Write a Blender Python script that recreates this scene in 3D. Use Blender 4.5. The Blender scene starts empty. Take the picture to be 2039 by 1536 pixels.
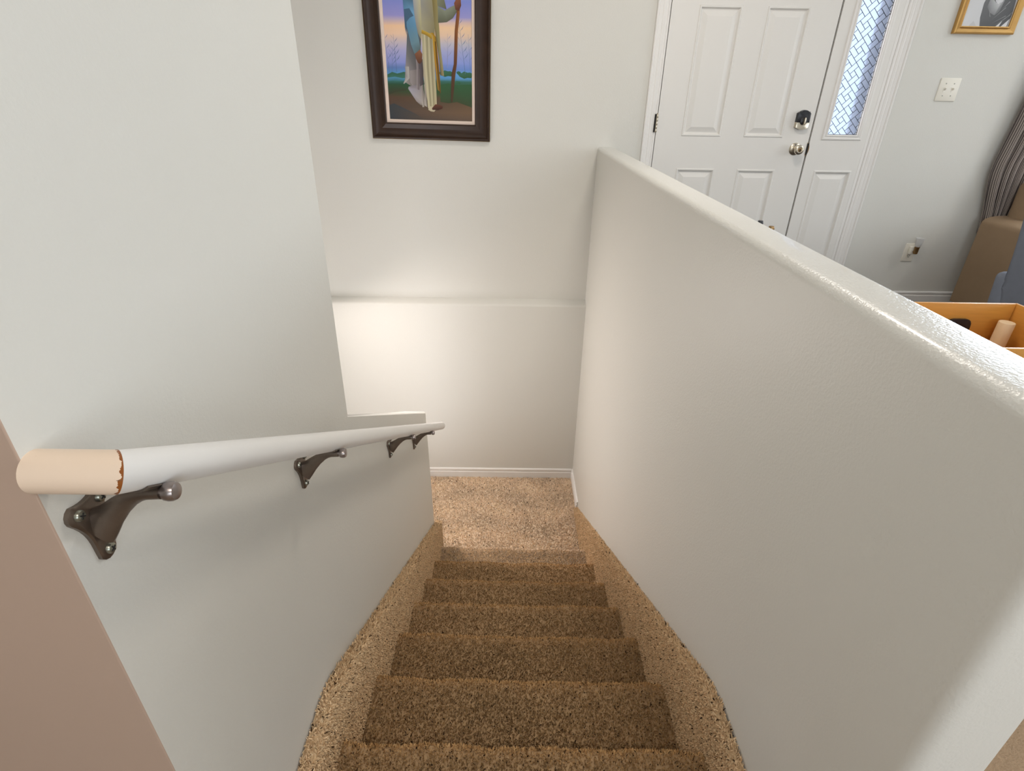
import bpy, bmesh, math, random
import numpy as np
from mathutils import Vector, Matrix
random.seed(7); rng = np.random.default_rng(11)
S = bpy.context.scene
COL = S.collection
PI = math.pi

# ------------------------------------------------------------------ helpers
def lin(r, g, b):
    f = lambda v: (v/255/12.92) if v/255 <= .04045 else ((v/255+.055)/1.055)**2.4
    return (f(r), f(g), f(b))

def new_mat(name):
    m = bpy.data.materials.new(name); m.use_nodes = True
    nt = m.node_tree; b = nt.nodes['Principled BSDF']
    return m, nt, b

def set_in(b, **k):
    for n, v in k.items():
        n = n.replace('_', ' ')
        if n in b.inputs: b.inputs[n].default_value = v

def mat(name, color, rough=.5, metal=0., spec=.5, bump=0., bscale=200., var=0., vscale=8., detail=3., dist=.001, coat=0., vstretch=None):
    """principled material with a noise-driven tint and a noise bump, in object space"""
    m, nt, b = new_mat(name)
    set_in(b, Roughness=rough, Metallic=metal, Coat_Weight=coat)
    b.inputs['Specular IOR Level'].default_value = spec
    tc = nt.nodes.new('ShaderNodeTexCoord')
    src = tc.outputs['Object']
    if vstretch:
        mp = nt.nodes.new('ShaderNodeMapping'); mp.inputs['Scale'].default_value = vstretch
        nt.links.new(src, mp.inputs['Vector']); src = mp.outputs['Vector']
    n1 = nt.nodes.new('ShaderNodeTexNoise'); n1.inputs['Scale'].default_value = vscale; n1.inputs['Detail'].default_value = 4
    nt.links.new(src, n1.inputs['Vector'])
    mx = nt.nodes.new('ShaderNodeMix'); mx.data_type = 'RGBA'
    lo = [max(0, c*(1-var)) for c in color[:3]]; hi = [min(1, c*(1+var)) for c in color[:3]]
    mx.inputs['A'].default_value = (*lo, 1); mx.inputs['B'].default_value = (*hi, 1)
    nt.links.new(n1.outputs['Fac'], mx.inputs['Factor'])
    nt.links.new(mx.outputs['Result'], b.inputs['Base Color'])
    if bump > 0:
        n2 = nt.nodes.new('ShaderNodeTexNoise'); n2.inputs['Scale'].default_value = bscale; n2.inputs['Detail'].default_value = detail
        nt.links.new(tc.outputs['Object'], n2.inputs['Vector'])
        bp = nt.nodes.new('ShaderNodeBump'); bp.inputs['Strength'].default_value = bump; bp.inputs['Distance'].default_value = dist
        nt.links.new(n2.outputs['Fac'], bp.inputs['Height'])
        nt.links.new(bp.outputs['Normal'], b.inputs['Normal'])
    return m

def attr_mat(name, rough=.8, spec=.2, bump=0., bscale=100, dist=.0005):
    m, nt, b = new_mat(name)
    set_in(b, Roughness=rough); b.inputs['Specular IOR Level'].default_value = spec
    a = nt.nodes.new('ShaderNodeAttribute'); a.attribute_name = 'Col'
    nt.links.new(a.outputs['Color'], b.inputs['Base Color'])
    if bump:
        tc = nt.nodes.new('ShaderNodeTexCoord'); n = nt.nodes.new('ShaderNodeTexNoise'); n.inputs['Scale'].default_value = bscale
        nt.links.new(tc.outputs['Object'], n.inputs['Vector'])
        bp = nt.nodes.new('ShaderNodeBump'); bp.inputs['Strength'].default_value = bump; bp.inputs['Distance'].default_value = dist
        nt.links.new(n.outputs['Fac'], bp.inputs['Height']); nt.links.new(bp.outputs['Normal'], b.inputs['Normal'])
    return m

def link(name, me, m=None, parent=None, loc=None):
    o = bpy.data.objects.new(name, me); COL.objects.link(o)
    if m is not None:
        for x in (m if isinstance(m, (list, tuple)) else [m]): me.materials.append(x)
    if parent: o.parent = parent
    if loc: o.location = loc
    return o

def obj(name, bm, m, parent=None, smooth=True, angle=35, loc=None):
    bmesh.ops.recalc_face_normals(bm, faces=bm.faces)
    me = bpy.data.meshes.new(name); bm.to_mesh(me); bm.free()
    if smooth:
        me.polygons.foreach_set('use_smooth', [True]*len(me.polygons))
        try: me.set_sharp_from_angle(angle=math.radians(angle))
        except Exception: pass
    return link(name, me, m, parent, loc)

def tag(o, label, cat, group=None, kind=None):
    o['label'] = label; o['category'] = cat
    if group: o['group'] = group
    if kind: o['kind'] = kind
    return o

def thing(name, label, cat, loc=(0, 0, 0), rot=(0, 0, 0), group=None, kind=None):
    o = bpy.data.objects.new(name, None); COL.objects.link(o)
    o.empty_display_size = .05; o.location = loc; o.rotation_euler = rot
    return tag(o, label, cat, group, kind)

def B(): return bmesh.new()

def box(bm, x0, x1, y0, y1, z0, z1, bev=0., seg=3, sel=None, mi=0):
    v = [bm.verts.new((x, y, z)) for x in (x0, x1) for y in (y0, y1) for z in (z0, z1)]
    q = [(0, 1, 3, 2), (4, 6, 7, 5), (0, 4, 5, 1), (2, 3, 7, 6), (0, 2, 6, 4), (1, 5, 7, 3)]
    fs = [bm.faces.new([v[i] for i in f]) for f in q]
    for f in fs: f.material_index = mi
    if bev > 0:
        es = {e for f in fs for e in f.edges}
        if sel: es = {e for e in es if sel((e.verts[0].co+e.verts[1].co)/2, e.verts[1].co-e.verts[0].co)}
        bmesh.ops.bevel(bm, geom=list(es), offset=bev, segments=seg, profile=.5, affect='EDGES', clamp_overlap=True)
    return fs

def prism(bm, pts, axis, a0, a1, bev=0., seg=3, sel=None, mi=0):
    """extrude a 2-D outline along an axis; pts are the other two coords in xyz order"""
    def P(p, a):
        l = list(p); l.insert('xyz'.index(axis), a); return bm.verts.new(l)
    A = [P(p, a0) for p in pts]; C = [P(p, a1) for p in pts]
    fs = [bm.faces.new(A), bm.faces.new(C[::-1])]
    n = len(pts)
    for i in range(n): fs.append(bm.faces.new((A[i], C[i], C[(i+1) % n], A[(i+1) % n])))
    for f in fs: f.material_index = mi
    if bev > 0:
        es = {e for f in fs for e in f.edges}
        if sel: es = {e for e in es if sel((e.verts[0].co+e.verts[1].co)/2, e.verts[1].co-e.verts[0].co)}
        bmesh.ops.bevel(bm, geom=list(es), offset=bev, segments=seg, profile=.5, affect='EDGES', clamp_overlap=True)
    return fs

def frame_of(d):
    d = Vector(d).normalized(); up = Vector((0, 0, 1)) if abs(d.z) < .95 else Vector((1, 0, 0))
    a = d.cross(up).normalized(); return a, a.cross(d).normalized(), d

def tube(bm, path, radii, n=16, caps=True, sx=1., sy=1.):
    """swept round (or oval) tube along a path with one radius per point"""
    path = [Vector(p) for p in path]
    if not hasattr(radii, '__len__'): radii = [radii]*len(path)
    rings = []
    for i, p in enumerate(path):
        d = path[min(i+1, len(path)-1)]-path[max(i-1, 0)]
        a, b, _ = frame_of(d)
        r = radii[i]; rx, ry = (r if hasattr(r, '__len__') else (r*sx, r*sy))
        rings.append([bm.verts.new(p+a*math.cos(t)*rx+b*math.sin(t)*ry) for t in [2*PI*k/n for k in range(n)]])
    for r0, r1 in zip(rings, rings[1:]):
        for k in range(n): bm.faces.new((r0[k], r0[(k+1) % n], r1[(k+1) % n], r1[k]))
    if caps: bm.faces.new(rings[0][::-1]); bm.faces.new(rings[-1])
    return rings

def lathe(bm, prof, o, d, n=24):
    """revolve (radius, height) profile about an axis through o along d"""
    o = Vector(o); a, b, d = frame_of(d)
    rings = []
    for r, h in prof:
        rings.append([bm.verts.new(o+d*h+(a*math.cos(t)+b*math.sin(t))*max(r, 1e-4)) for t in [2*PI*k/n for k in range(n)]])
    for r0, r1 in zip(rings, rings[1:]):
        for k in range(n): bm.faces.new((r0[k], r0[(k+1) % n], r1[(k+1) % n], r1[k]))
    bm.faces.new(rings[0][::-1]); bm.faces.new(rings[-1])

def array_mesh(name, V, F4, F3, cols, m, parent=None, smooth4=False):
    """mesh from numpy arrays: verts, quads, tris, per-vertex colour attribute 'Col'"""
    me = bpy.data.meshes.new(name)
    n4, n3 = len(F4), len(F3)
    me.vertices.add(len(V)); me.vertices.foreach_set('co', V.astype(np.float32).ravel())
    me.loops.add(n4*4+n3*3)
    me.loops.foreach_set('vertex_index', np.concatenate([F4.ravel(), F3.ravel()]).astype(np.int32))
    me.polygons.add(n4+n3)
    st = np.concatenate([np.arange(n4)*4, n4*4+np.arange(n3)*3]).astype(np.int32)
    me.polygons.foreach_set('loop_start', st)
    me.update(calc_edges=True); me.validate()
    a = me.attributes.new('Col', 'FLOAT_COLOR', 'POINT')
    a.data.foreach_set('color', np.concatenate([cols, np.ones((len(cols), 1))], 1).astype(np.float32).ravel())
    return link(name, me, m, parent)

# ------------------------------------------------------------------ measures (metres; camera stands over x=0,y=0)
D = 3.528; D2 = 3.466            # upper front wall / lower foundation wall
XL, XR, TH = -.434, .518, .103   # stair walls, half-wall thickness
HT = .962                        # half-wall top
ZL = -1.436                      # landing
ZC = 2.6
RUN, RISE, YN = .2918, .1771, 2.525
SX0, SX1 = -.397, .494
SL = RISE/RUN

# ------------------------------------------------------------------ materials
PAINT = (.665, .65, .60)
m_wall = mat('wall_paint', PAINT, rough=.55, spec=.35, bump=.35, bscale=190, dist=.0012, var=.012, vscale=3)
m_half = mat('half_wall_paint', PAINT, rough=.42, spec=.45, bump=.42, bscale=190, dist=.0013, var=.012, vscale=3)
m_cap = mat('half_wall_cap_gloss', PAINT, rough=.3, spec=.75, bump=.7, bscale=190, dist=.0020, var=.012, vscale=3, coat=.4)
m_salmon = mat('salmon_paint', lin(178, 154, 137), rough=.5, bump=.25, bscale=60, dist=.001, var=.02, vscale=4)
m_ceil = mat('ceiling_paint', (.8, .8, .78), rough=.9, bump=.4, bscale=90, dist=.002)
m_white = mat('white_trim_paint', (.78, .755, .72), rough=.38, spec=.4, var=.01, vscale=5)
m_door = mat('door_paint', (.745, .72, .68), rough=.42, spec=.4, bump=.05, bscale=60, dist=.0006, var=.01, vscale=4)
m_gap = mat('weather_seal', (.02, .018, .015), rough=.9)
m_wood = mat('dark_wood_floor', lin(50, 38, 30), rough=.35, var=.4, vscale=3, vstretch=(1, 9, 1))
m_carpet = attr_mat('carpet_pile', rough=.95, spec=.08)
m_hallfloor = mat('hall_carpet', lin(170, 145, 118), rough=.95, spec=.1, bump=1, bscale=260, dist=.006, var=.25, vscale=120)
m_rail = mat('rail_white_paint', (.77, .75, .72), rough=.42, spec=.45, bump=.06, bscale=35, dist=.001, var=.02, vscale=9)
m_bronze = mat('aged_bronze', lin(116, 104, 94), rough=.33, metal=.8, var=.35, vscale=40, bump=.1, bscale=120, dist=.0005)
m_bolt = mat('worn_bolt', lin(150, 140, 136), rough=.3, metal=.9, var=.2, vscale=60)
m_steel = mat('screw_steel', lin(150, 150, 138), rough=.3, metal=.9)
m_slot = mat('screw_slot', (.01, .01, .01), rough=.8)
m_nickel = mat('satin_nickel', lin(200, 190, 172), rough=.28, metal=1.)
m_brass = mat('aged_brass', lin(150, 120, 80), rough=.35, metal=.9, var=.2, vscale=90)
m_black = mat('black_plastic', (.012, .012, .016), rough=.35)
m_frame = mat('dark_walnut_frame', lin(50, 33, 22), rough=.38, spec=.35, var=.35, vscale=6, vstretch=(3, 3, 3))
m_lip = mat('bronze_edge', lin(104, 86, 62), rough=.4, metal=.4, var=.2, vscale=30)
m_liner = mat('linen_liner', lin(226, 206, 192), rough=.85, bump=.2, bscale=600, dist=.0004)
m_paint = attr_mat('canvas_paint', rough=.5, spec=.25, bump=.15, bscale=220)
m_print = attr_mat('graphite_print', rough=.35, spec=.3)
m_gold = mat('gold_leaf', lin(190, 148, 84), rough=.38, metal=.55, var=.15, vscale=25)
m_plate = mat('ivory_plastic', lin(230, 225, 212), rough=.4)
m_sofa = mat('tan_microfibre', lin(150, 127, 102), rough=.95, spec=.15, bump=.3, bscale=350, dist=.001, var=.1, vscale=9)
m_chair = mat('blue_grey_fabric', lin(116, 121, 132), rough=.95, spec=.15, bump=.35, bscale=500, dist=.001, var=.08, vscale=30)
m_legs = mat('dark_wood_leg', lin(50, 34, 24), rough=.4, var=.2, vscale=20)
m_bamboo = mat('bamboo', lin(206, 146, 66), rough=.42, var=.12, vscale=14, vstretch=(1, 1, 12), coat=.1)
m_peg = mat('pale_wood', lin(222, 196, 160), rough=.5, var=.06, vscale=30, vstretch=(6, 6, 1))
m_tableside = mat('console_wood', lin(74, 52, 36), rough=.45, var=.25, vscale=5, vstretch=(8, 1, 1))
m_shade = mat('frosted_shade', (.85, .84, .82), rough=.5); set_in(m_shade.node_tree.nodes['Principled BSDF'], Transmission_Weight=.35)
m_lead = mat('dark_leading', lin(46, 48, 56), rough=.5, metal=.2)
m_porch = mat('porch_siding', lin(120, 135, 155), rough=.8)
m_reveal = mat('grey_reveal', lin(92, 102, 118), rough=.8)
m_vinyl = mat('window_vinyl', (.82, .82, .8), rough=.4)

# frosted privacy glass
m_glass, nt, b = new_mat('frosted_glass')
set_in(b, Roughness=.3, IOR=1.2, Transmission_Weight=1.); b.inputs['Base Color'].default_value = (.95, .96, 1, 1)
m_clear, nt, b = new_mat('clear_glass')
set_in(b, Roughness=.02, IOR=1.1, Transmission_Weight=1.)

# peach return: old paint with a chipped brown rim and a few scratches
def peach_mat(C):
    m, nt, b = new_mat('old_peach_paint')
    set_in(b, Roughness=.4)
    N = nt.nodes; L = nt.links
    tc = N.new('ShaderNodeTexCoord')
    at = N.new('ShaderNodeAttribute'); at.attribute_name = 'rim'
    n = N.new('ShaderNodeTexNoise'); n.inputs['Scale'].default_value = 190; n.inputs['Detail'].default_value = 3
    mp = N.new('ShaderNodeMapping'); mp.inputs['Scale'].default_value = (.25, 1, 1)
    L.new(tc.outputs['Object'], mp.inputs['Vector']); L.new(mp.outputs['Vector'], n.inputs['Vector'])
    # distance to rim (m) + noise
    mu = N.new('ShaderNodeMath'); mu.operation = 'MULTIPLY_ADD'
    mu.inputs[1].default_value = -.011; mu.inputs[2].default_value = .0058
    L.new(n.outputs['Fac'], mu.inputs[0])
    ad = N.new('ShaderNodeMath'); ad.operation = 'ADD'
    L.new(at.outputs['Fac'], ad.inputs[0]); L.new(mu.outputs[0], ad.inputs[1])
    lt = N.new('ShaderNodeMath'); lt.operation = 'LESS_THAN'; lt.inputs[1].default_value = .0033
    L.new(ad.outputs[0], lt.inputs[0])
    # scratches
    n3 = N.new('ShaderNodeTexNoise'); n3.inputs['Scale'].default_value = 95
    mp3 = N.new('ShaderNodeMapping'); mp3.inputs['Scale'].default_value = (.35, 1.4, 1.4)
    L.new(tc.outputs['Object'], mp3.inputs['Vector']); L.new(mp3.outputs['Vector'], n3.inputs['Vector'])
    gt = N.new('ShaderNodeMath'); gt.operation = 'GREATER_THAN'; gt.inputs[1].default_value = .735
    L.new(n3.outputs['Fac'], gt.inputs[0])
    mx = N.new('ShaderNodeMix'); mx.data_type = 'RGBA'
    mx.inputs['A'].default_value = (*lin(232, 209, 186), 1); mx.inputs['B'].default_value = (*lin(142, 80, 28), 1)
    L.new(lt.outputs[0], mx.inputs['Factor'])
    m2 = N.new('ShaderNodeMix'); m2.data_type = 'RGBA'; m2.inputs['B'].default_value = (*lin(120, 88, 62), 1)
    L.new(gt.outputs[0], m2.inputs['Factor']); L.new(mx.outputs['Result'], m2.inputs['A'])
    L.new(m2.outputs['Result'], b.inputs['Base Color'])
    return m

# ------------------------------------------------------------------ camera
f, p, yaw, roll, H = 1086.5, .489, .0093, -.017, 1.2253
c, s = math.cos(yaw), math.sin(yaw); cp, sp = math.cos(p), math.sin(p); cr, sr = math.cos(roll), math.sin(roll)
Fv = Vector((s*cp, c*cp, -sp)); Uv = Vector((s*sp, c*sp, cp)); Rv = Vector((c, -s, 0))
R2 = cr*Rv-sr*Uv; U2 = sr*Rv+cr*Uv
cd = bpy.data.cameras.new('camera'); cam = bpy.data.objects.new('camera', cd); COL.objects.link(cam)
cd.sensor_width = 36; cd.lens = 36*f/2039; cd.clip_start = .02
cam.matrix_world = Matrix(((R2.x, U2.x, -Fv.x, 0), (R2.y, U2.y, -Fv.y, 0), (R2.z, U2.z, -Fv.z, H), (0, 0, 0, 1)))
S.camera = cam

# ------------------------------------------------------------------ room shell
def struct(name, bm, m, label, cat, **k):
    return tag(obj(name, bm, m, **k), label, cat, kind='structure')

FZ = .03     # living-room floor
bm = B(); box(bm, XR+TH, 5.6, 1.0, D, FZ-.1, FZ)
struct('floor', bm, m_wood, 'dark wooden floor of the living room beyond the half wall', 'floor', smooth=False)
bm = B(); box(bm, XR+TH, 5.6, -3., 1.0, FZ-.12, FZ-.03); box(bm, XL, XR+TH, -3., .36, -.2, -.025); box(bm, -2.6, XL, -3., .40, -.2, -.025)
struct('floor_hall', bm, m_hallfloor, 'brown hallway floor around the near end of the half wall', 'floor', smooth=False)
bm = B(); box(bm, -2.7, 5.7, -3.1, D+.2, ZC, ZC+.1)
struct('ceiling', bm, m_ceil, 'white textured ceiling above the stairwell', 'ceiling', smooth=False)

# front wall with an opening for the door unit and one for the window
WX0, WX1, WZ0, WZ1 = 3.12, 4.72, .85, 2.3
bm = B()
y0, y1 = D, D+.16
for (a, b_, z0, z1) in ((-2.7, .835, -.05, ZC), (.835, 2.115, 2.06, ZC), (2.115, WX0, -.05, ZC), (WX0, WX1, -.05, WZ0), (WX0, WX1, WZ1, ZC), (WX1, 5.7, -.05, ZC)):
    box(bm, a, b_, y0, y1, z0, z1)
struct('wall_front', bm, m_wall, 'pale front wall holding the entry door and the painting', 'wall', smooth=False)

# protruding lower foundation wall with a softly rounded ledge
bm = B()
prism(bm, [(D2, -1.6), (D2, -.012), (D+.02, .02), (D+.16, .02), (D+.16, -1.6)], 'x', -2.7, XR+.02, bev=.012, seg=4,
      sel=lambda c_, d: abs(d.x) > .5 and c_.y < D2+.01 and c_.z > -.5)
struct('wall_lower', bm, m_wall, 'lower front wall of the stairwell with a ledge along its top', 'wall')

# half wall on the right with rounded cap
bm = B()
box(bm, XR, XR+TH, .378, D, -1.6, HT, bev=.02, seg=5,
    sel=lambda c_, d: (abs(d.y) > .5 and c_.z > 0) or (c_.y < .4 and (abs(d.z) > .5 or (abs(d.x) > .05 and c_.z > 0))))
for f_ in bm.faces:
    f_.normal_update(); f_.material_index = 1 if f_.calc_center_median().z > HT-.012 else 0
struct('wall_right', bm, [m_half, m_cap], 'half wall along the right of the stairs with a rounded glossy top', 'wall', angle=60)

# left stair wall: full height, then a sloping low wall
bm = B()
prism(bm, [(.50, -1.6), (.50, ZC), (1.335, ZC), (1.263, .440), (2.498, -.268), (2.565, -1.6)], 'x', XL-.115, XL, bev=.009, seg=3,
      sel=lambda c_, d: c_.y > .6 and c_.z > -1.5 and not (c_.z > 2.4))
struct('wall_left', bm, m_wall, 'left stair wall stepping down to a sloping low wall', 'wall')

# hall wall corner, old salmon paint on the hall side
bm = B()
fs = box(bm, -2.6, XL, .398, 0.50, -.6, ZC, bev=.0015, seg=2, sel=lambda c_, d: abs(d.z) > 1 and c_.x > XL-.01 and c_.y < .41)
for f_ in bm.faces:
    nrm = f_.calc_center_median()
    f_.material_index = 1 if nrm.x > XL-.0002 else 0
struct('wall_hall', bm, [m_salmon, m_wall], 'salmon painted hall wall at the near left corner', 'wall', smooth=False)

bm = B(); box(bm, -1.62, -1.5, .5, D2, -1.6, ZC)
struct('wall_west', bm, m_wall, 'far left wall of the stairwell', 'wall', smooth=False)
bm = B(); box(bm, 5.6, 5.7, -3.1, D, -.1, ZC)
struct('wall_east', bm, m_wall, 'right wall of the living room', 'wall', smooth=False)
bm = B(); box(bm, -2.7, 5.7, -3.1, -3., -.1, ZC); box(bm, -2.7, -2.6, -3.1, .5, -.1, ZC)
struct('wall_back', bm, m_wall, 'rear wall behind the stair top', 'wall', smooth=False)
bm = B(); box(bm, 2.2, 2.3, D+.2, D+1.3, 0, 2.4)
struct('wall_porch', bm, m_porch, 'blue grey porch wall outside the sidelight', 'wall', smooth=False)

# baseboards
def board(bm, axis, a0, a1, wallpos, sgn, zb, h=.085):
    t = .012
    pr = [(wallpos, zb), (wallpos+sgn*t, zb), (wallpos+sgn*t, zb+h*.62), (wallpos+sgn*t*.72, zb+h*.68), (wallpos+sgn*t*.72, zb+h*.78), (wallpos+sgn*t*.95, zb+h*.84), (wallpos+sgn*t*.85, zb+h*.95), (wallpos+sgn*t*.4, zb+h), (wallpos, zb+h)]
    prism(bm, pr, axis, a0, a1)
bm = B(); board(bm, 'x', -1.5, XR-.012, D2, -1, ZL)
struct('baseboard_front', bm, m_white, 'white baseboard across the foot of the landing wall', 'baseboard', angle=20)
bm = B(); board(bm, 'y', 3.07, D2-.0, XR, -1, ZL)
struct('baseboard_right', bm, m_white, 'short white baseboard on the right of the landing', 'baseboard', angle=20)
bm = B(); board(bm, 'x', 2.19, 5.6, D, -1, FZ, .075)
struct('baseboard_living', bm, m_white, 'white baseboard on the living room wall beside the sofa', 'baseboard', angle=20)

# ------------------------------------------------------------------ carpet
def tufts(P, Nn, length, width, cols, lean=.8):
    n = len(P)
    r = rng.normal(size=(n, 3)); az = np.cross(Nn, r); az /= np.linalg.norm(az, axis=1)[:, None]+1e-9
    side = az*(width*(.6+.8*rng.random(n)))[:, None]*.5 if not np.isscalar(width) else az*width*(.6+.8*rng.random(n))[:, None]*.5
    t1 = rng.normal(size=(n, 3))*lean*.5; t2 = rng.normal(size=(n, 3))*lean
    L = (length*(.65+.6*rng.random(n)))[:, None]
    d1 = Nn+t1; d1 /= np.linalg.norm(d1, axis=1)[:, None]
    d2 = Nn*.75+t2; d2 /= np.linalg.norm(d2, axis=1)[:, None]
    # keep tips above the backing
    dn = (d2*Nn).sum(1, keepdims=True); d2 = d2+Nn*np.maximum(0, .1-dn)
    p0 = P; p1 = P+d1*L*.55; p2 = p1+d2*L*.55
    V = np.stack([p0-side, p0+side, p1+side*.95, p1-side*.95, p2+side*.45, p2-side*.45], 1).reshape(-1, 3)
    base = (np.arange(n)*6)[:, None]
    F4 = np.concatenate([base+np.array([[0, 1, 2, 3]]), base+np.array([[3, 2, 4, 5]])], 0)
    C = np.repeat(cols, 6, axis=0)
    return V, F4, C

TAN = np.array(lin(196, 163, 124)); PALE = np.array((.83, .655, .48)); CURB = np.array((.76, .55, .335)); BRN = np.array(lin(94, 70, 44)); LGT = np.array(lin(220, 194, 156)); FLK = np.array(lin(52, 38, 26))
def tuft_cols(P, base, fleck=.10, light=.18, patch=.0):
    n = len(P); c_ = np.tile(base, (n, 1))*(.82+.36*rng.random((n, 1)))
    k = rng.random(n)
    c_[k < fleck] = FLK*(.8+.5*rng.random((int((k < fleck).sum()), 1)))
    q = k > 1-light; c_[q] = c_[q]*.45+LGT*.55
    return np.clip(c_, 0, 1)

def profile_surface(prof, x0, x1, nx):
    """ruled surface: 2-D (y,z) profile swept along x"""
    xs = np.linspace(x0, x1, nx); prof = np.array(prof)
    V = np.array([[x, y, z] for x in xs for (y, z) in prof]); k = len(prof)
    F = np.array([[i*k+j, i*k+j+1, (i+1)*k+j+1, (i+1)*k+j] for i in range(nx-1) for j in range(k-1)])
    return V, F

def sample_profile(prof, x0, x1, density, wob=None):
    prof = np.array(prof, float); seg = np.diff(prof, axis=0); ln = np.linalg.norm(seg, axis=1)
    n = int(ln.sum()*(x1-x0)*density)
    t = rng.random(n)*ln.sum(); cum = np.concatenate([[0], np.cumsum(ln)])
    i = np.clip(np.searchsorted(cum, t)-1, 0, len(ln)-1); u = (t-cum[i])/ln[i]
    yz = prof[i]+seg[i]*u[:, None]; x = x0+rng.random(n)*(x1-x0)
    nn = np.stack([-seg[:, 1], seg[:, 0]], 1)/ln[:, None]     # left normal of travel direction
    N = np.concatenate([np.zeros((n, 1)), nn[i]], 1)
    return np.stack([x, yz[:, 0], yz[:, 1]], 1), N

stairs = thing('staircase', 'carpeted staircase of beige pile going down between the two walls', 'staircase', (0, .482, ZL))
SO = np.array([0, .482, ZL])
def step(k):
    yn = YN-RUN*(k-1); z = ZL+RISE*k
    if k == 8: z = -.012
    yb = yn-RUN-.01; r = .021
    arc = [(yn-r+r*math.sin(a), z-r+r*math.cos(a)) for a in np.linspace(0, PI*.95, 8)]
    prof = [(yb, z-.004), (yn-r-.09, z-.004), (yn-r-.03, z-.001)]+arc+[(yn-.024, z-.05), (yn-.022, z-RISE)]
    def warp(V):
        V = V.copy(); x = V[:, 0]
        V[:, 1] += -.016*(x-.05)+.0028*np.sin(x*23+k*1.7)+.0016*np.sin(x*61+k)
        V[:, 2] += .0022*np.sin(x*19+k*2.3)-.004*np.exp(-((x-.05)/.25)**2)-.003*(x-.05)
        return V
    V, F = profile_surface(prof, SX0-.01, SX1+.01, 40)
    P, N = sample_profile(prof[:-1], SX0, SX1, 85000 if k > 4 else 60000)
    x = P[:, 0]
    # traffic wear: a soiled lane down the middle of every tread, and step shade put into the pile colour
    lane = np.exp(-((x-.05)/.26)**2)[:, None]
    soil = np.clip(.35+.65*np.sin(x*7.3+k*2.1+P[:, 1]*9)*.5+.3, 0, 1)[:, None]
    dn = np.clip((yn-P[:, 1])/.055, 0, 1)[:, None]  # painted shade: full towards the tread's back, fading out to a lighter lip
    base = (PALE*.95 if k == 1 else TAN*np.array((.96, .90, .76)))*(1.22-.44*dn)*(1-.30*lane*soil*dn)  # lowest step paler: light from the landing side painted into its pile
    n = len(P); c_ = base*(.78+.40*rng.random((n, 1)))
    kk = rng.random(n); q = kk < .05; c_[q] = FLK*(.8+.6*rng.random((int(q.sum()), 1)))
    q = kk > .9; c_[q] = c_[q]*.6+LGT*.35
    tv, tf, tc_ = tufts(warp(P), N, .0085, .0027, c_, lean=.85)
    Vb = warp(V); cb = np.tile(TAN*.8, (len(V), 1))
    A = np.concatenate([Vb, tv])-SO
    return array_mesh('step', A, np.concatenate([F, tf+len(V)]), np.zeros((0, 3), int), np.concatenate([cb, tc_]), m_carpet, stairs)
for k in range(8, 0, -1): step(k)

def curb(side):
    """carpeted curb beside the steps: flat along the top, then parallel to the flight"""
    xw, xi = (XL+.003, SX0) if side < 0 else (XR-.003, SX1)
    yk, zk = .818, -.036
    yend = 2.588 if side < 0 else 3.06
    n = 90
    ys = np.concatenate([np.linspace(.30, yk-.10, 8), np.linspace(yk-.09, yk+.09, 9), np.linspace(yk+.1, yend, 60)])
    def top(y): # rounded kink
        w = .06; t = y-yk
        return zk-SL*np.where(t < -w, 0, np.where(t > w, t, (t+w)**2/(4*w)))
    zt = np.maximum(top(ys), ZL+.02)
    w = abs(xi-xw); sg = 1 if xi > xw else -1
    r = .014
    loop = [(xw, -.0), (xi-sg*r, 0.)]+[(xi-sg*r+sg*r*math.sin(a), -r+r*math.cos(a)) for a in np.linspace(.25, PI/2, 6)]+[(xi, -.12), (xi, -.36)]
    V = []
    for y, z in zip(ys, zt):
        for (x, dz) in loop: V.append((x, y, max(z+dz, ZL-.02) if dz > -.2 else max(z+dz, ZL-.05)))
    m_ = len(loop); V = np.array(V)
    F = [[i*m_+j, (i+1)*m_+j, (i+1)*m_+j+1, i*m_+j+1] for i in range(len(ys)-1) for j in range(m_-1)]
    # end face towards the landing
    e0 = (len(ys)-1)*m_; nb = len(V)
    yl, zl_ = ys[-1], zt[-1]
    V = np.concatenate([V, [[xw, yl, max(zl_-.36, ZL-.05)]]])
    F3 = [[e0+j, e0+j+1, nb] for j in range(m_-1)]
    F = np.array(F); F3 = np.array(F3)
    # tuft sampling on quads
    a, b_, c_, d = (V[F[:, i]] for i in range(4))
    nr = np.cross(c_-a, d-b_); ar = np.linalg.norm(nr, axis=1)*.5; nr = nr/(np.linalg.norm(nr, axis=1)[:, None]+1e-12)
    # orient outwards
    want = np.stack([np.full(len(F), sg*.5), np.zeros(len(F)), np.full(len(F), .6)], 1)
    nr *= np.sign((nr*want).sum(1))[:, None]
    nT = int(ar.sum()*95000)
    i = rng.choice(len(F), nT, p=ar/ar.sum()); u, v = rng.random((2, nT, 1))
    P = (a[i]*(1-u)+b_[i]*u)*(1-v)+(d[i]*(1-u)+c_[i]*u)*v
    N = nr[i]
    cols = tuft_cols(P, CURB, fleck=.045, light=.24)
    lng = np.where(N[:, 2] > .5, .0100, .0052); wd = np.where(N[:, 2] > .5, .0032, .0026)
    tv, tf, tc_ = tufts(P, N, lng, wd, cols, lean=.8)
    cb = np.tile(CURB*.85, (len(V), 1))
    A = np.concatenate([V, tv])-SO
    return array_mesh('curb', A, np.concatenate([F, tf+len(V)]), F3, np.concatenate([cb, tc_]), m_carpet, stairs)
curb(-1); curb(1)

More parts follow.
